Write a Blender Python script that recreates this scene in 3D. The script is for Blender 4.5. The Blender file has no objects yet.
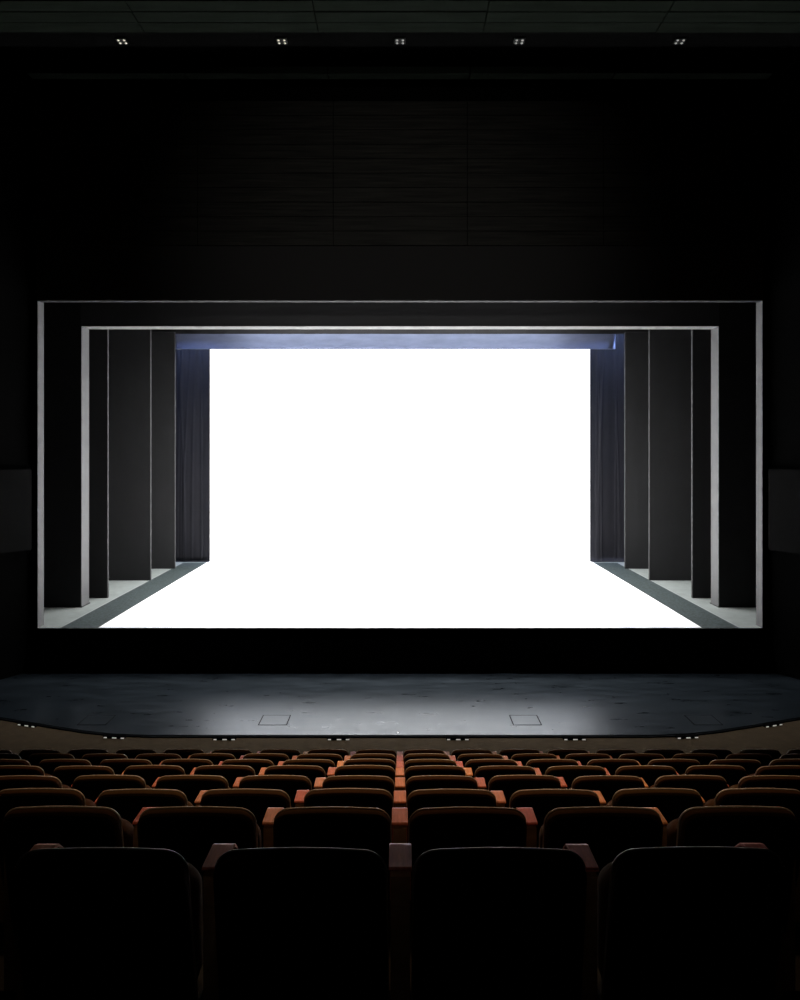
import bpy, bmesh, math, random
from mathutils import Matrix, Vector
random.seed(7)
scn = bpy.context.scene
COL = scn.collection
EYE = 4.28                      # eye height above the stalls floor (metres); x right, y towards the stage

# ------------------------------------------------------------------ helpers
def link(o, parent=None):
    COL.objects.link(o)
    if parent is not None: o.parent = parent
    return o

def obj(name, bm, m, parent=None, smooth=False):
    bmesh.ops.recalc_face_normals(bm, faces=bm.faces[:])
    me = bpy.data.meshes.new(name); bm.to_mesh(me); bm.free()
    if m: me.materials.append(m)
    if smooth:
        for p in me.polygons: p.use_smooth = True
    return link(bpy.data.objects.new(name, me), parent)

def empty(name, loc=(0, 0, 0)):
    o = bpy.data.objects.new(name, None); o.location = loc; o.empty_display_size = 0.1
    return link(o)

def tag(o, label=None, cat=None, group=None, kind=None):
    if label: o['label'] = label
    if cat: o['category'] = cat
    if group: o['group'] = group
    if kind: o['kind'] = kind
    return o

def struct(name, bm, m, parent=None):
    o = obj(name, bm, m, parent)
    if parent is None: o['kind'] = 'structure'
    return o

def box(bm, x0, x1, y0, y1, z0, z1):
    v = [bm.verts.new(p) for p in ((x0,y0,z0),(x1,y0,z0),(x1,y1,z0),(x0,y1,z0),(x0,y0,z1),(x1,y0,z1),(x1,y1,z1),(x0,y1,z1))]
    for f in ((0,1,2,3),(4,5,6,7),(0,1,5,4),(1,2,6,5),(2,3,7,6),(3,0,4,7)):
        bm.faces.new([v[i] for i in f])
    return bm

def boxm(*a, bevel=0.0):
    bm = box(bmesh.new(), *a)
    if bevel:
        bmesh.ops.bevel(bm, geom=bm.edges[:], offset=bevel, segments=2, affect='EDGES', profile=0.5)
    return bm

def prism(bm, poly, z0, z1):
    a = [bm.verts.new((x, y, z0)) for x, y in poly]; b = [bm.verts.new((x, y, z1)) for x, y in poly]
    bm.faces.new(a); bm.faces.new(b); n = len(poly)
    for i in range(n): bm.faces.new((a[i], a[(i+1) % n], b[(i+1) % n], b[i]))
    return bm

def inset(pts, d):
    n = len(pts); out = []
    for i in range(n):
        p0, p1, p2 = Vector(pts[i-1]), Vector(pts[i]), Vector(pts[(i+1) % n])
        t = (p2 - p0).normalized(); nrm = Vector((-t.y, t.x))
        out.append(p1 + nrm * d)
    return out

def slab(outline, layers):
    """closed x-z outline (counter-clockwise) lofted through (y, inset) layers"""
    bm = bmesh.new(); rings = []
    for y, d in layers:
        rings.append([bm.verts.new((p.x, y, p.y)) for p in inset(outline, d)])
    n = len(outline)
    for a, b in zip(rings, rings[1:]):
        for i in range(n): bm.faces.new((a[i], a[(i+1) % n], b[(i+1) % n], b[i]))
    bm.faces.new(rings[0]); bm.faces.new(rings[-1])
    return bm

def rounded(wb, wt, h, rt, rb, arch=0.0, seg=7):
    """tapered rounded outline, bottom at z=0, counter-clockwise from the bottom left"""
    pts = []
    def arc(cx, cz, r, a0, a1):
        for k in range(seg + 1):
            a = math.radians(a0 + (a1 - a0) * k / seg)
            pts.append((cx + r * math.cos(a), cz + r * math.sin(a)))
    arc(wb/2 - rb, rb, rb, -90, 0)
    arc(wt/2 - rt, h - rt, rt, 4, 90)
    for k in range(1, 6):
        t = k / 6; x = (wt/2 - rt) * (1 - 2*t)
        pts.append((x, h + arch * math.sin(math.pi * t)))
    arc(-wt/2 + rt, h - rt, rt, 90, 176)
    arc(-wb/2 + rb, rb, rb, 180, 270)
    return [Vector(p) for p in pts]

def tube(pts, r, closed=False, seg=6):
    bm = bmesh.new(); rings = []; n = len(pts)
    for i, p in enumerate(pts):
        p = Vector(p)
        a = Vector(pts[i-1]) if (i or closed) else p
        b = Vector(pts[(i+1) % n]) if (i < n-1 or closed) else p
        t = (b - a).normalized()
        u = t.cross(Vector((0, 1, 0)))
        if u.length < 1e-4: u = t.cross(Vector((1, 0, 0)))
        u.normalize(); w = t.cross(u)
        rings.append([bm.verts.new(p + r * (math.cos(2*math.pi*k/seg) * u + math.sin(2*math.pi*k/seg) * w)) for k in range(seg)])
    for i in range(n if closed else n - 1):
        a, b = rings[i], rings[(i+1) % n]
        for k in range(seg): bm.faces.new((a[k], a[(k+1) % seg], b[(k+1) % seg], b[k]))
    if not closed:
        bm.faces.new(rings[0]); bm.faces.new(rings[-1])
    return bm

# ------------------------------------------------------------------ materials
def mat(name, base, rough=0.8, spec=0.3, coat=0.0, sheen=0.0, emit=None, estr=0.0,
        noise=0.0, nscale=(8, 8, 8), bump=0.0, metal=0.0, rand=None, nrough=0.0, detail=5, stint=None):
    m = bpy.data.materials.new(name); m.use_nodes = True
    nt = m.node_tree; N, L = nt.nodes, nt.links
    b = N['Principled BSDF']
    b.inputs['Base Color'].default_value = (*base, 1); b.inputs['Roughness'].default_value = rough
    b.inputs['Specular IOR Level'].default_value = spec; b.inputs['Metallic'].default_value = metal
    b.inputs['Coat Weight'].default_value = coat; b.inputs['Sheen Weight'].default_value = sheen
    if stint: b.inputs['Specular Tint'].default_value = (*stint, 1)
    if emit:
        b.inputs['Emission Color'].default_value = (*emit, 1); b.inputs['Emission Strength'].default_value = estr
    col = None
    if rand:
        oi = N.new('ShaderNodeObjectInfo'); rp = N.new('ShaderNodeValToRGB'); rp.color_ramp.interpolation = 'LINEAR'
        els = rp.color_ramp.elements
        els[0].position = 0; els[0].color = (*rand[0], 1); els[1].position = 1; els[1].color = (*rand[-1], 1)
        for k, c in enumerate(rand[1:-1]):
            e = els.new((k + 1) / (len(rand) - 1)); e.color = (*c, 1)
        L.new(oi.outputs['Random'], rp.inputs['Fac']); col = rp.outputs['Color']
    if noise or bump or nrough:
        tc = N.new('ShaderNodeTexCoord'); mp = N.new('ShaderNodeMapping'); mp.inputs['Scale'].default_value = nscale
        tx = N.new('ShaderNodeTexNoise'); tx.inputs['Scale'].default_value = 1.0; tx.inputs['Detail'].default_value = detail
        tx.inputs['Roughness'].default_value = 0.65
        L.new(tc.outputs['Object'], mp.inputs['Vector']); L.new(mp.outputs['Vector'], tx.inputs['Vector'])
        if noise:
            mr = N.new('ShaderNodeMapRange'); mr.inputs['From Min'].default_value = 0.3; mr.inputs['From Max'].default_value = 0.7
            mr.inputs['To Min'].default_value = 1 - noise; mr.inputs['To Max'].default_value = 1 + noise
            L.new(tx.outputs['Fac'], mr.inputs['Value'])
            mx = N.new('ShaderNodeMix'); mx.data_type = 'RGBA'; mx.blend_type = 'MULTIPLY'; mx.inputs['Factor'].default_value = 1.0
            if col: L.new(col, mx.inputs[6])
            else: mx.inputs[6].default_value = (*base, 1)
            L.new(mr.outputs['Result'], mx.inputs[7]); col = mx.outputs[2]
        if nrough:
            mr2 = N.new('ShaderNodeMapRange'); mr2.inputs['From Min'].default_value = 0.3; mr2.inputs['From Max'].default_value = 0.7
            mr2.inputs['To Min'].default_value = rough - nrough; mr2.inputs['To Max'].default_value = rough + nrough
            L.new(tx.outputs['Fac'], mr2.inputs['Value']); L.new(mr2.outputs['Result'], b.inputs['Roughness'])
        if bump:
            bp = N.new('ShaderNodeBump'); bp.inputs['Strength'].default_value = bump; bp.inputs['Distance'].default_value = 0.01
            L.new(tx.outputs['Fac'], bp.inputs['Height']); L.new(bp.outputs['Normal'], b.inputs['Normal'])
    if col: L.new(col, b.inputs['Base Color'])
    return m

M = {}
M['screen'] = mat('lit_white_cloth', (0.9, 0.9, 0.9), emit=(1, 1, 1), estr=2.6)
M['white_floor'] = mat('white_dance_vinyl', (0.92, 0.92, 0.92), rough=0.55, spec=0.3, noise=0.02)
M['stage_grey'] = mat('grey_stage_floor', (0.15, 0.165, 0.158), rough=0.6, noise=0.15, nscale=(4, 4, 4))
M['strip'] = mat('dark_green_grey_vinyl', (0.019, 0.027, 0.027), rough=0.65, spec=0.25, noise=0.9, nscale=(22, 14, 22), bump=0.3)
M['velour'] = mat('black_velour', (0.024, 0.024, 0.025), rough=0.95, spec=0.05, noise=0.15, nscale=(2, 2, 2))
M['header_velour_lit'] = mat('lit_header_velour', (0.06, 0.06, 0.062), rough=0.95, spec=0.05)  # black velour with the bounce glow on the header put into its colour
M['pelmet'] = mat('black_pelmet', (0.036, 0.035, 0.035), rough=0.95, spec=0.05)  # lighter than the walls, bounce glow put into its colour
M['flat'] = mat('black_flat_paint', (0.026, 0.026, 0.027), rough=0.9, spec=0.1, noise=0.08, nscale=(2, 2, 1))
M['flat_edge'] = mat('lit_flat_edge', (0.035, 0.035, 0.035), rough=0.8, spec=0.2, noise=0.2, nscale=(20, 20, 3))  # lighter than the flat, screen light on the edges put into the colour
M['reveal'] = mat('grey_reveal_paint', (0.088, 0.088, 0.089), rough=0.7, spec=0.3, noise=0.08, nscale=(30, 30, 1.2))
M['reveal_lit'] = mat('lit_reveal_paint', (0.19, 0.19, 0.185), rough=0.7, spec=0.2)  # lighter copy of the reveal paint, light on the underside put into it
M['reveal_shaded'] = mat('shaded_reveal_paint', (0.022, 0.022, 0.023), rough=0.8, spec=0.2)  # darker copy of the reveal paint, shade on the underside put into it
M['curtain'] = mat('navy_black_drape', (0.027, 0.0265, 0.0305), rough=0.85, spec=0.15, sheen=0.1, noise=0.15, nscale=(5, 5, 1))
M['border'] = mat('navy_border_cloth', (0.17, 0.18, 0.215), rough=0.8, spec=0.15, sheen=0.1, noise=0.12, nscale=(1.5, 3, 6))
M['black'] = mat('matt_black_paint', (0.006, 0.006, 0.006), rough=0.95, spec=0.05)
M['wall_black'] = mat('black_auditorium_wall', (0.003, 0.003, 0.003), rough=0.9, spec=0.02)
M['pit'] = mat('blue_grey_pit_floor', (0.007, 0.0095, 0.012), rough=0.31, spec=0.37, noise=0.55, nscale=(1.6, 7, 1), nrough=0.05, detail=9, stint=(0.72, 0.87, 1.0))
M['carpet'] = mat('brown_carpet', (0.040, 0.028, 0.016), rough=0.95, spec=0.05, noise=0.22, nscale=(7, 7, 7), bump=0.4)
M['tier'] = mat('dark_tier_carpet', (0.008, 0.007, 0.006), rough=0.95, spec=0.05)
M['wood_dark'] = mat('dark_oak_boards', (0.020, 0.019, 0.016), rough=0.6, spec=0.2, noise=0.8, nscale=(0.9, 14, 26), bump=0.15, detail=8)
M['ceil_wood'] = mat('dark_green_grey_boards', (0.013, 0.0165, 0.013), rough=0.9, spec=0.0, noise=0.25, nscale=(1.2, 14, 14), detail=7)
M['fabric'] = mat('brown_velvet', (0.06, 0.03, 0.013), rough=0.95, spec=0.06, noise=0.2, nscale=(20, 20, 20),
                  rand=((0.06, 0.031, 0.013), (0.055, 0.024, 0.013), (0.065, 0.036, 0.015)))
M['shell'] = mat('black_seat_shell', (0.0035, 0.004, 0.006), rough=0.8, spec=0.08)
M['piping'] = mat('rim_lit_piping', (0.75, 0.66, 0.60), rough=0.6, spec=0.4)  # piping paled so its colour carries the rim light from the stage
M['arm_panel'] = mat('brown_stained_panel', (0.24, 0.16, 0.085), rough=0.6, spec=0.2, noise=0.2, nscale=(10, 10, 30))
M['arm_pad'] = mat('varnished_red_wood', (0.4, 0.13, 0.07), rough=0.6, spec=0.12, noise=0.3, nscale=(60, 7, 7),
                   rand=((0.50, 0.11, 0.085), (0.58, 0.26, 0.15), (0.44, 0.09, 0.075), (0.66, 0.30, 0.11), (0.52, 0.15, 0.10)))
M['foot_body'] = mat('soot_black_housing', (0.003, 0.003, 0.003), rough=1.0, spec=0.0)
M['tape'] = mat('pale_grey_tape', (0.24, 0.25, 0.25), rough=0.6)
M['seat_metal'] = mat('black_seat_frame', (0.01, 0.01, 0.01), rough=0.6, spec=0.2)
M['black_metal'] = mat('black_metal', (0.008, 0.008, 0.008), rough=0.5, spec=0.3)
M['lens'] = mat('dim_lamp_lens', (0.4, 0.38, 0.33), rough=0.3, emit=(1.0, 0.94, 0.78), estr=0.6)
M['lens_dim'] = mat('faint_lamp_lens', (0.35, 0.34, 0.32), rough=0.3, emit=(1.0, 0.98, 0.94), estr=0.3)
M['foot_lens'] = mat('pale_footlight_lens', (0.6, 0.58, 0.55), rough=0.4, emit=(1.0, 0.93, 0.86), estr=0.33)
M['groove'] = mat('black_groove', (0.004, 0.004, 0.005), rough=0.9, spec=0.05)
M['side_panel'] = mat('dark_grey_panel', (0.009, 0.009, 0.0091), rough=0.9, spec=0.02, noise=0.1, nscale=(3, 3, 3))

# ------------------------------------------------------------------ measures of the place
ROW_Y = [1.90, 2.82, 3.72, 4.62, 5.48, 6.33, 7.19, 8.05]        # distance of each row's top edge
ROW_TOP = [EYE - h for h in (1.064, 1.412, 1.768, 2.108, 2.425, 2.743, 3.061, 3.383)]
SEAT_H = 0.90
PITCH = 0.54
STAGE_Y, STAGE_Z = 13.64, 0.85
REAR = 24.0

# ------------------------------------------------------------------ auditorium shell
bm = bmesh.new()
floors = [z - SEAT_H for z in ROW_TOP]; floors[-1] = 0.0
box(bm, -9.2, 9.2, -3.0, 0.78, -0.4, floors[0] + 0.36)
edges = [0.78] + [y - 0.22 for y in ROW_Y[1:]]
for i in range(7):
    box(bm, -9.2, 9.2, edges[i], edges[i + 1], -0.4, floors[i])
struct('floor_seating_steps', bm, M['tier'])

FRONT = [(-8.05, 11.96), (-6.29, 11.33), (-5.4, 11.02), (-4.75, 10.80), (-4.25, 10.68), (-3.7, 10.63), (0, 10.63),
         (3.7, 10.63), (4.25, 10.68), (4.75, 10.80), (5.4, 11.02), (6.29, 11.33), (8.05, 11.96)]
SPLAY = [(7.0, STAGE_Y), (9.2, 10.065)]
bm = bmesh.new()
prism(bm, [(-9.2, edges[-1]), (9.2, edges[-1]), (9.2, 10.065)] + [(8.05, 11.96)] + FRONT[::-1][1:-1] + [(-8.05, 11.96), (-9.2, 10.065)], -0.4, 0.0)
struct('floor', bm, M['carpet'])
bm = bmesh.new()
prism(bm, FRONT + [(7.0, STAGE_Y), (-7.0, STAGE_Y)], -0.4, 0.03)
struct('floor_pit_lift', bm, M['pit'])
# dark lip that edges the pit lift
bm = bmesh.new()
for (a, b) in zip(FRONT, FRONT[1:]):
    prism(bm, [(a[0], a[1] - 0.035), (b[0], b[1] - 0.035), b, a], 0.0, 0.018)
struct('trim_1', bm, M['groove'])

for s, nm in ((-1, 'left'), (1, 'right')):
    bm = bmesh.new()
    prism(bm, [(s*7.0, STAGE_Y), (s*9.2, 10.065), (s*9.2, -3.0), (s*9.6, -3.0), (s*9.6, 10.3), (s*7.4, STAGE_Y)], -0.4, 12.6)
    struct('wall_' + nm, bm, M['wall_black'])
struct('wall_rear', boxm(-9.6, 9.6, -3.3, -3.0, -0.4, 12.6), M['wall_black'])

# proscenium wall with the opening, black below the boards
PT = EYE + 2.78
bm = bmesh.new()
box(bm, -12.4, -6.875, STAGE_Y, 13.86, -0.4, 12.6); box(bm, 6.875, 12.4, STAGE_Y, 13.86, -0.4, 12.6)
box(bm, -6.875, 6.875, STAGE_Y, 13.78, PT, 12.6)
struct('wall_proscenium', bm, M['wall_black'])
for s, nm in ((-1, 'trim_2'), (1, 'trim_3')):
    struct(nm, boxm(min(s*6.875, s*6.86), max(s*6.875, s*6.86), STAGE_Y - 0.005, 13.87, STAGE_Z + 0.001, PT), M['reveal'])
bm = boxm(-6.86, 6.86, STAGE_Y - 0.005, 13.78, PT - 0.012, PT); struct('trim_4', bm, M['reveal_shaded'])
struct('wall_pelmet', boxm(-6.875, 6.875, STAGE_Y - 0.02, STAGE_Y, PT + 0.001, EYE + 3.8), M['pelmet'])
struct('wall_stage_front', boxm(-6.875, 6.875, STAGE_Y, 13.85, -0.4, STAGE_Z - 0.02), M['black'])

# board cladding above the opening, each board gapped from the next
bm = bmesh.new()
z = EYE + 3.80; xs = [-6.95, -6.38, -3.82, -1.26, 1.27, 3.84, 6.40, 6.95]
for r in range(10):
    for a, b in zip(xs, xs[1:]):
        d = random.uniform(-0.006, 0.006)
        box(bm, a + 0.006, b - 0.006, STAGE_Y - 0.06 + d, STAGE_Y - 0.002, z + r*0.273 + 0.006, z + (r + 1)*0.273 - 0.006)
struct('trim_5', bm, M['wood_dark'])
# screw heads at the joints
# ceiling: boards over the stalls, dark light slot, one lower board, dark soffit
struct('ceiling', boxm(-9.2, 9.2, -3.0, 7.6, EYE + 6.2, EYE + 6.5), M['wall_black'])
bm = bmesh.new(); y = 10.78; xs = [-9.2, -6.42, -3.82, -1.22, 1.24, 3.82, 6.42, 9.2]
for r in range(12):
    for a, b in zip(xs, xs[1:]):
        box(bm, a + 0.008, b - 0.008, y - (r + 1)*0.262 + 0.011, y - r*0.262 - 0.011, EYE + 6.2 + random.uniform(-.004, .004), EYE + 6.28)
struct('ceiling_boards', bm, M['ceil_wood'])
struct('ceiling_backing', boxm(-9.2, 9.2, 7.6, 10.79, EYE + 6.3, EYE + 6.5), M['black'])
struct('ceiling_light_slot', boxm(-9.2, 9.2, 10.8, 11.36, EYE + 6.32, EYE + 6.5), M['wall_black'])
struct('ceiling_soffit', boxm(-9.2, 9.2, 11.36, STAGE_Y, EYE + 7.4, EYE + 7.6), M['black'])
bm = bmesh.new(); xs = [-6.6, -3.8, -1.28, 1.24, 3.8, 6.6]
for a, b in zip(xs, xs[1:]): box(bm, a + 0.01, b - 0.01, 12.72, 12.92, EYE + 6.6, EYE + 6.72)
struct('ceiling_batten', bm, M['ceil_wood'])

# ------------------------------------------------------------------ stage house
struct('floor_stage', boxm(-12.4, 12.4, STAGE_Y, REAR, STAGE_Z - 0.2, STAGE_Z), M['stage_grey'])
struct('wall_stage_left', boxm(-12.4, -12.1, 13.95, REAR, -0.4, 12.6), M['black'])
struct('wall_stage_right', boxm(12.1, 12.4, 13.95, REAR, -0.4, 12.6), M['black'])
struct('wall_stage_back', boxm(-12.4, 12.4, REAR, REAR + 0.3, -0.4, 12.6), M['black'])
struct('ceiling_stage', boxm(-12.4, 12.4, 13.95, REAR, 12.3, 12.6), M['black'])

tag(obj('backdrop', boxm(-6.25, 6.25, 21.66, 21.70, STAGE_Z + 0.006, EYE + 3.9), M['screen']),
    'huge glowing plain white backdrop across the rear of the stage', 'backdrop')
tag(obj('dance_floor', boxm(-5.72, 5.72, STAGE_Y + 0.02, 21.66, STAGE_Z, STAGE_Z + 0.006), M['white_floor']),
    'wide bright white dance floor sheet laid in front of the backdrop', 'dance floor')
for s, nm in ((-1, 'left'), (1, 'right')):
    a, b = sorted((s*5.72, s*6.43))
    tag(obj('floor_runner', boxm(a, b, STAGE_Y + 0.02, 21.3, STAGE_Z, STAGE_Z + 0.005), M['strip']),
        'dark grey-green floor runner along the %s edge of the white dance floor' % nm, 'floor runner', 'dark runners beside the white floor')
    tp = obj('tape_edge', boxm(*sorted((s*6.43, s*6.455)), STAGE_Y + 0.02, 21.3, STAGE_Z, STAGE_Z + 0.004), M['tape'])
    tp.parent = COL.objects['floor_runner' if s < 0 else 'floor_runner.001']

# inner portal: two legs and a header, with grey returns that face the opening
PB = EYE + 2.577
portal = tag(empty('stage_portal', (0, 15.4, STAGE_Z)), 'black inner portal with pale grey inner edges framing the stage', 'portal')
def part(name, bm, m, root, smooth=False):
    bmesh.ops.translate(bm, verts=bm.verts[:], vec=-Vector(root.location))
    return obj(name, bm, m, root, smooth)
for s in (-1, 1):
    a, b = sorted((s*6.83, s*9.2))
    part('portal_leg', boxm(a, b, 15.4, 15.74, STAGE_Z, EYE + 4.3), M['velour'], portal)
    e = part('return_edge', boxm(*sorted((s*6.83, s*6.81)), 15.395, 15.77, STAGE_Z + 0.02, PB), M['reveal'], portal)
    if s < 0: e['label'] = 'pale grey inner edge of the left portal leg'
    else: e['label'] = 'pale grey inner edge of the right portal leg'
    part('base_plate', boxm(*sorted((s*6.86, s*6.795)), 15.385, 15.8, STAGE_Z, STAGE_Z + 0.02), M['flat_edge'], portal)
part('portal_header', boxm(-6.83, 6.83, 15.4, 15.74, PB + 0.012, EYE + 4.3), M['header_velour_lit'], portal)
part('header_edge', boxm(-6.81, 6.81, 15.395, 15.77, PB, PB + 0.012), M['reveal_lit'], portal)['label'] = 'pale grey underside edge of the portal header'

# masking flats stepping in behind the portal
FL = [(6.64, 16.35, EYE + 3.6, 8.4, 'nearest the grey portal edge'),
      (6.41, 18.50, EYE + 3.9, 8.2, 'broad middle one of its side'),
      (6.34, 20.28, EYE + 3.225, 8.0, 'next to the drape')]
for s, nm in ((-1, 'left'), (1, 'right')):
    for x, y, top, out, which in FL:
        r = tag(empty('masking_flat', (s*x, y, STAGE_Z)), 'tall plain black masking flat at stage %s, %s' % (nm, which), 'masking flat',
                'black masking flats along the stage sides')
        part('panel', boxm(*sorted((s*(x + 0.02), s*out)), y, y + 0.06, STAGE_Z, top), M['flat'], r)
        part('edge_strip', boxm(*sorted((s*x, s*(x + 0.02))), y - 0.002, y + 0.065, STAGE_Z, top + 0.002), M['flat_edge'], r)
        if top < EYE + 3.5:
            part('lit_top_edge', boxm(*sorted((s*(x + 0.02), s*out)), y - 0.002, y + 0.08, top, top + 0.02), M['flat_edge'], r)  # strip added to draw the lit top edge of the flat
        part('brace', tube([(s*(x + 0.5), y + 0.08, STAGE_Z + 2.6), (s*(x + 0.5), y + 1.0, STAGE_Z + 0.02)], 0.02), M['black_metal'], r)

# drapes with soft vertical folds beside the backdrop
def drape(x0, x1, y, z0, z1, seed, nx=60, nz=46):
    rnd = random.Random(seed); bm = bmesh.new(); g = []
    ph = [rnd.uniform(0, 6.28) for _ in range(6)]
    creases = [(rnd.uniform(0.15, 0.9), rnd.uniform(-0.25, 0.25), rnd.uniform(0.012, 0.03)) for _ in range(7)]
    for j in range(nz + 1):
        t = j / nz; row = []
        for i in range(nx + 1):
            u = i / nx; X = x0 + (x1 - x0) * u
            d = 0.016 * math.sin(9*u + ph[0] + 0.8*math.sin(2.2*t + ph[1])) + 0.004 * math.sin(23*u + ph[2] + 1.4*t)
            for c, sl, w in creases:
                q = u - c - sl * t * t
                d -= 0.02 * math.exp(-(q / w) ** 2) * (1 - 0.5*t)
            d += 0.02 * math.exp(-((t - 0.012) / 0.009) ** 2) * math.sin(17*u + ph[3])
            row.append(bm.verts.new((X, y + d * min(1, 6*u + .2) * min(1, 6*(1 - u) + .2), z0 + (z1 - z0) * t)))
        g.append(row)
    for j in range(nz):
        for i in range(nx): bm.faces.new((g[j][i], g[j][i+1], g[j+1][i+1], g[j+1][i]))
    bmesh.ops.solidify(bm, geom=bm.faces[:], thickness=0.008)
    return bm
for s, nm, sd in ((-1, 'left', 3), (1, 'right', 11)):
    a, b = sorted((s*5.665, s*6.86))
    r = tag(empty('stage_drape', (s*6.25, 21.48, STAGE_Z)), 'dark navy stage drape with creases hanging at the %s of the backdrop' % nm, 'drape',
            'drapes beside the white backdrop')
    part('drape_cloth', drape(a, b, 21.48, STAGE_Z + 0.02, EYE + 3.7, sd), M['curtain'], r, True)
    part('hem_weight', boxm(a + 0.01, b - 0.01, 21.455, 21.495, STAGE_Z, STAGE_Z + 0.03, bevel=0.006), M['curtain'], r)

def border_cloth(x0, x1, y, z0, z1, seed, nx=160, nz=10):
    rnd = random.Random(seed); bm = bmesh.new(); g = []
    for j in range(nz + 1):
        t = j / nz; row = []
        for i in range(nx + 1):
            u = i / nx; X = x0 + (x1 - x0) * u
            e = min(u, 1 - u)
            d = 0.012 * math.sin(60*u + 2*t) * (0.3 + t) + 0.05 * math.exp(-(e / 0.02) ** 2) * math.sin(26*(t + 14*e))
            row.append(bm.verts.new((X, y + d, z0 + (z1 - z0) * t)))
        g.append(row)
    for j in range(nz):
        for i in range(nx): bm.faces.new((g[j][i], g[j][i+1], g[j+1][i+1], g[j+1][i]))
    bmesh.ops.solidify(bm, geom=bm.faces[:], thickness=0.008)
    return bm
r = tag(empty('border_curtain', (0, 20.9, EYE + 5.4)), 'shallow blue-grey border curtain hanging across the top of the white backdrop', 'border curtain')
part('border_cloth', border_cloth(-6.55, 6.25, 20.9, EYE + 2.844, EYE + 5.4, 5), M['border'], r, True)
part('hem', tube([(-6.53, 20.9, EYE + 2.844), (6.23, 20.9, EYE + 2.844)], 0.009), M['border'], r)
tag(obj('black_border', boxm(-7.9, 7.9, 20.385, 20.41, EYE + 3.203, EYE + 6.5), M['velour']),
    'black cloth border strip hanging just above the blue-grey border', 'border curtain')

# ------------------------------------------------------------------ pit floor fittings
HW = (('far left', -4.72), ('centre left', -1.95), ('centre right', 1.95), ('far right', 4.72))
for nm, x in HW:
    r = tag(empty('floor_hatch', (x, 11.2, 0.03)), 'square hatch outlined in the blue-grey pit floor, %s one' % nm, 'hatch', 'hatches in the pit floor')
    part('cover', boxm(x - 0.205, x + 0.205, 11.015, 11.395, 0.028, 0.033), M['pit'], r)
    bm = bmesh.new()
    for a in ((x - .222, x - .207, 11.0, 11.41), (x + .207, x + .222, 11.0, 11.41), (x - .207, x + .207, 11.0, 11.009), (x - .207, x + .207, 11.4, 11.41)):
        box(bm, *a, 0.026, 0.0325)
    part('seam', bm, M['groove'], r)
bm = bmesh.new(); bmesh.ops.create_uvsphere(bm, u_segments=10, v_segments=6, radius=0.012, matrix=Matrix.Translation((-0.035, 10.70, 0.034)))
tag(obj('cue_light', bm, mat('white_cue_lamp', (0.8, 0.8, 0.8), emit=(1, 1, 1), estr=1.2)), 'tiny white light dot at the middle of the pit floor front edge', 'cue light')
FT = [(-5.72, 11.06, -.30), (-4.2, 10.6, -.1), (-2.57, 10.54, 0), (-0.9, 10.54, 0), (0.84, 10.54, 0), (2.55, 10.54, 0), (4.22, 10.6, .1), (5.72, 11.06, .33)]
FN = ['far left end of the pit edge', 'second from the left end of the pit edge', 'third from the left end of the pit edge',
      'just left of centre on the pit edge', 'just right of centre on the pit edge', 'third from the right end of the pit edge',
      'second from the right end of the pit edge', 'far right end of the pit edge']
for k, (x, y, rz) in enumerate(FT):
    r = tag(empty('footlight', (x, y, 0)), 'small black footlight with pale lenses, ' + FN[k], 'footlight', 'footlights along the pit edge')
    r.rotation_euler.z = rz
    obj('housing', boxm(-0.165, 0.165, -0.03, 0.03, 0.0, 0.036, bevel=0.006), M['foot_body'], r)
    for i, (cx, w) in enumerate(((-0.13, 0.045), (0.01, 0.065), (0.135, 0.05))):
        obj('lens', boxm(cx - w/2, cx + w/2, -0.04, -0.028, 0.003, 0.018, bevel=0.003), M['foot_lens'], r)

# ceiling downlights: housing with four lamps
DL = [(-4.31, 'far left of the ceiling', 1), (-1.835, 'left of the ceiling centre, brightest', 1.0), (0.0, 'at the ceiling centre', 0),
      (1.85, 'right of the ceiling centre', 0), (4.34, 'far right of the ceiling', 0)]
for x, w, hot in DL:
    r = tag(empty('ceiling_downlight', (x, 11.17, EYE + 6.32)), 'small four-lamp downlight %s' % w, 'downlight', 'four-lamp downlights in the ceiling slot')
    obj('housing', boxm(-0.085, 0.085, -0.075, 0.075, -0.03, 0.0, bevel=0.006), M['black_metal'], r)
    for sx in (-1, 1):
        for sy in (-1, 1):
            b2 = bmesh.new()
            bmesh.ops.create_uvsphere(b2, u_segments=12, v_segments=6, radius=0.019, matrix=Matrix.Translation((sx*0.045, sy*0.04, -0.034)) @ Matrix.Diagonal((1.0, 1, 0.6, 1)))
            obj('lamp', b2, M['lens'] if hot else M['lens_dim'], r, True)

# dark grey panels on the splayed side walls
for s, nm in ((-1, 'left'), (1, 'right')):
    p0 = Vector((s*7.03, 13.59)); dr = Vector((s*2.2, -3.575)).normalized(); nr = Vector((-s*3.575, -2.2)).normalized()
    a, b = p0 + nr*0.006, p0 + dr*1.9 + nr*0.006
    c, d = b + nr*0.14, a + nr*0.14
    bm = prism(bmesh.new(), [tuple(a), tuple(b), tuple(c), tuple(d)], EYE - 1.93, EYE - 0.41)
    bmesh.ops.bevel(bm, geom=bm.edges[:], offset=0.012, segments=2, affect='EDGES')
    tag(obj('wall_panel', bm, M['side_panel']), 'dark grey rectangular panel on the %s wall beside the stage opening' % nm, 'wall panel')

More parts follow.
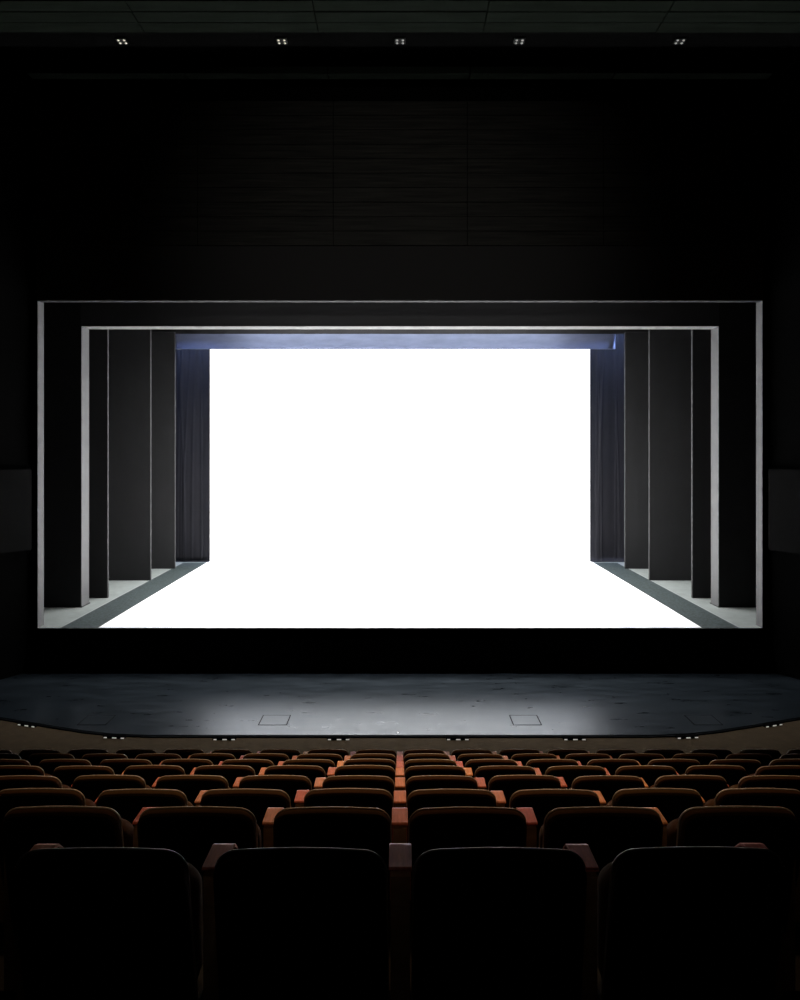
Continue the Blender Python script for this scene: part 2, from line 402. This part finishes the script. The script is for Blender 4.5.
# ------------------------------------------------------------------ theatre seats
REC = math.radians(11)
BACK_L = 0.545
def recline(bm):
    # top rear edge of the back lands at y=0, z=SEAT_H
    mtx = Matrix.Translation((0, BACK_L*math.sin(REC), SEAT_H - 0.038 - BACK_L*math.cos(REC))) @ Matrix.Rotation(REC, 4, 'X')
    bmesh.ops.transform(bm, matrix=mtx, verts=bm.verts[:])
    return bm
OUT = rounded(0.47, 0.464, BACK_L, 0.064, 0.05, arch=0.006)
def back_bm():
    return recline(slab(OUT, [(0.012, 0.02), (0.014, 0.004), (0.022, 0.0), (0.045, 0.0), (0.066, 0.010), (0.078, 0.028), (0.084, 0.06)]))
def shell_bm():
    return recline(slab(OUT, [(0.0, 0.045), (0.001, 0.022), (0.005, 0.013), (0.013, 0.011), (0.02, 0.02)]))
def piping_bm():
    pts = [(p.x, 0.050, p.y) for p in inset(OUT, 0.0005)]
    return recline(tube(pts, 0.0043, closed=True))
CUS = rounded(0.43, 0.43, 0.36, 0.07, 0.05, arch=0.01)
def cushion_bm():
    bm = slab(CUS, [(0.0, 0.03), (0.006, 0.008), (0.02, 0.0), (0.075, 0.0), (0.092, 0.012), (0.10, 0.04)])
    bmesh.ops.transform(bm, matrix=Matrix.Translation((0, 0.215, 0.355)) @ Matrix.Rotation(math.radians(4), 4, 'X'), verts=bm.verts[:])
    return bm
PROF = [(0.175, 0.0), (0.175, 0.725), (0.195, 0.735), (0.295, 0.737), (0.335, 0.705), (0.375, 0.64), (0.40, 0.57), (0.40, 0.50), (0.36, 0.43), (0.35, 0.36), (0.35, 0.0)]
PADP = [(0.1735, 0.7455), (0.180, 0.7500), (0.295, 0.751), (0.315, 0.744), (0.35, 0.712), (0.39, 0.645), (0.416, 0.572), (0.416, 0.51)]
def arm_bm(x):
    bm = bmesh.new()
    a = [bm.verts.new((x - 0.028, y, z)) for y, z in PROF]; b = [bm.verts.new((x + 0.028, y, z)) for y, z in PROF]
    bm.faces.new(a); bm.faces.new(b); n = len(PROF)
    for i in range(n): bm.faces.new((a[i], a[(i+1) % n], b[(i+1) % n], b[i]))
    return bm
def pad_bm(x):
    bm = bmesh.new(); rings = []
    for i, (y, z) in enumerate(PADP):
        p0 = Vector(PADP[max(i-1, 0)]); p1 = Vector(PADP[min(i+1, len(PADP)-1)]); t = (p1 - p0).normalized(); nn = Vector((t.y, -t.x))
        rings.append([bm.verts.new((x + dx, y + nn.x*dn, z + nn.y*dn)) for dx, dn in
                      ((-0.034, 0.009), (-0.034, 0.004), (-0.033, 0.0), (0.033, 0.0), (0.034, 0.004), (0.034, 0.009))])
    for a, b in zip(rings, rings[1:]):
        for k in range(6): bm.faces.new((a[k], a[(k+1) % 6], b[(k+1) % 6], b[k]))
    bm.faces.new(rings[0]); bm.faces.new(rings[-1])
    return bm

def make_seat(arms):
    root = empty('theatre_seat')
    obj('backrest', back_bm(), M['fabric'], root, True)
    sh = obj('back_shell', shell_bm(), M['shell'], root, True)
    obj('piping', piping_bm(), M['piping'], sh, True)
    obj('seat_cushion', cushion_bm(), M['fabric'], root, True)
    fr = bmesh.new(); box(fr, -0.228, 0.228, 0.115, 0.335, 0.325, 0.358); obj('seat_frame', fr, M['seat_metal'], root)
    fr = bmesh.new(); box(fr, -0.04, 0.04, 0.17, 0.30, 0.012, 0.33); box(fr, -0.09, 0.09, 0.14, 0.33, 0.0, 0.009); obj('pedestal', fr, M['seat_metal'], root)
    for s in arms:
        a = obj('armrest', arm_bm(s*PITCH/2), M['arm_panel'], root)
        obj('arm_pad', pad_bm(s*PITCH/2), M['arm_pad'], a)['label'] = 'varnished wooden arm pad'
    return root

def copy_tree(o, parent=None):
    c = o.copy(); COL.objects.link(c)
    if parent is not None: c.parent = parent
    for ch in list(o.children): copy_tree(ch, c)
    return c

protos = {k: None for k in ('left', 'right', 'middle')}
ARMS = {'left': (-1,), 'right': (1,), 'middle': (-1, 1)}
ROWN = ['nearest row', 'second row from the camera', 'third row from the camera', 'fourth row from the camera', 'fifth row from the camera',
        'sixth row from the camera', 'seventh row, one behind the front', 'frontmost row by the pit']
ORD = ['first', 'second', 'third', 'fourth', 'fifth', 'sixth', 'seventh', 'eighth', 'ninth']
for n, (yy, top) in enumerate(zip(ROW_Y, ROW_TOP)):
    lim = 400 / 720 * yy
    k = 0
    while (k + 0.5) * PITCH - 0.22 < lim:
        for s in (-1, 1):
            kind = 'middle' if (s > 0 and k == 0) else ('right' if s > 0 else 'left')
            if protos[kind] is None: protos[kind] = o = make_seat(ARMS[kind])
            else: o = copy_tree(protos[kind])
            o.location = (s * (k + 0.5) * PITCH, yy + random.uniform(-.006, .006), max(floors[n], 0.0))
            o.rotation_euler = (0, 0, math.radians(random.uniform(-0.25, 0.25)))
            o['label'] = 'brown tip-up theatre seat, %s, %s %s of middle' % (ROWN[n], ORD[k], 'left' if s < 0 else 'right')
            o['category'] = 'theatre seat'; o['group'] = 'rows of brown theatre seats'
        k += 1

# ------------------------------------------------------------------ lights
def area(name, loc, size, power, color, target, spread=180):
    d = bpy.data.lights.new(name, 'AREA'); d.shape = 'RECTANGLE'; d.size, d.size_y = size; d.energy = power; d.color = color
    d.spread = math.radians(spread)
    o = bpy.data.objects.new(name, d); o.location = loc
    o.rotation_euler = (Vector(target) - Vector(loc)).to_track_quat('-Z', 'Y').to_euler(); COL.objects.link(o); return o
def spot(name, loc, target, power, color, angle, blend=1.0, radius=0.1):
    d = bpy.data.lights.new(name, 'SPOT'); d.energy = power; d.color = color; d.spot_size = math.radians(angle); d.spot_blend = blend
    d.shadow_soft_size = radius
    o = bpy.data.objects.new(name, d); o.location = loc
    o.rotation_euler = (Vector(target) - Vector(loc)).to_track_quat('-Z', 'Y').to_euler(); COL.objects.link(o); return o

area('stage_overhead_light', (0, 17.6, 10.4), (8.5, 5.0), 2600, (1, 1, 1), (0, 17.6, 0), 90)
area('border_fill_light', (0, 20.45, EYE + 3.8), (9.2, 0.12), 330, (0.68, 0.77, 1.0), (0, 20.9, EYE + 3.1))  # added blue light, unseen, to brighten the border cloth
for s_ in (-1, 1):
    area('drape_fill_light', (s_*6.2, 20.99, EYE + 5.0), (0.9, 0.08), 300, (0.36, 0.50, 1.0), (s_*6.2, 21.40, EYE + 1.5), 140)  # added unseen light that turns the drape tops blue
for x, e in ((-2.4, 900), (0.0, 1300), (2.4, 900)):
    spot('house_light', (x, 11.0, EYE + 6.0), (x*0.5, 5.45, 1.8), e, (1.0, 0.62, 0.32), 37, 0.85)
for s_ in (-1, 1):
    spot('rear_fill_light', (s_*1.2, -2.0, EYE + 4.0), (s_*1.3, 6.2, 1.4), 70, (1.0, 0.74, 0.42), 22)
spot('header_fill_light', (0, -1.0, EYE + 2.4), (0, 13.6, EYE + 3.4), 900, (1.0, 0.98, 0.93), 40)  # added fill, stands for light bounced up off the pit floor

# ------------------------------------------------------------------ world, camera, view
w = bpy.data.worlds.new('dark'); scn.world = w; w.use_nodes = True
w.node_tree.nodes['Background'].inputs['Color'].default_value = (0, 0, 0, 1)
w.node_tree.nodes['Background'].inputs['Strength'].default_value = 0.0
cam = bpy.data.cameras.new('camera'); co = bpy.data.objects.new('camera', cam); COL.objects.link(co)
cam.sensor_fit = 'HORIZONTAL'; cam.sensor_width = 36; cam.lens = 36 * 720 / 800
cam.shift_y = -53 / 800; cam.clip_start = 0.05; cam.clip_end = 200
co.location = (0, 0, EYE); co.rotation_euler = (math.radians(90), 0, 0)
scn.camera = co
scn.view_settings.view_transform = 'Standard'; scn.view_settings.look = 'None'
scn.view_settings.exposure = 0; scn.view_settings.gamma = 1
scn.cycles.use_denoising = True
scn.cycles.max_bounces = 8; scn.cycles.diffuse_bounces = 5; scn.cycles.glossy_bounces = 4
scn.cycles.sample_clamp_indirect = 4.0
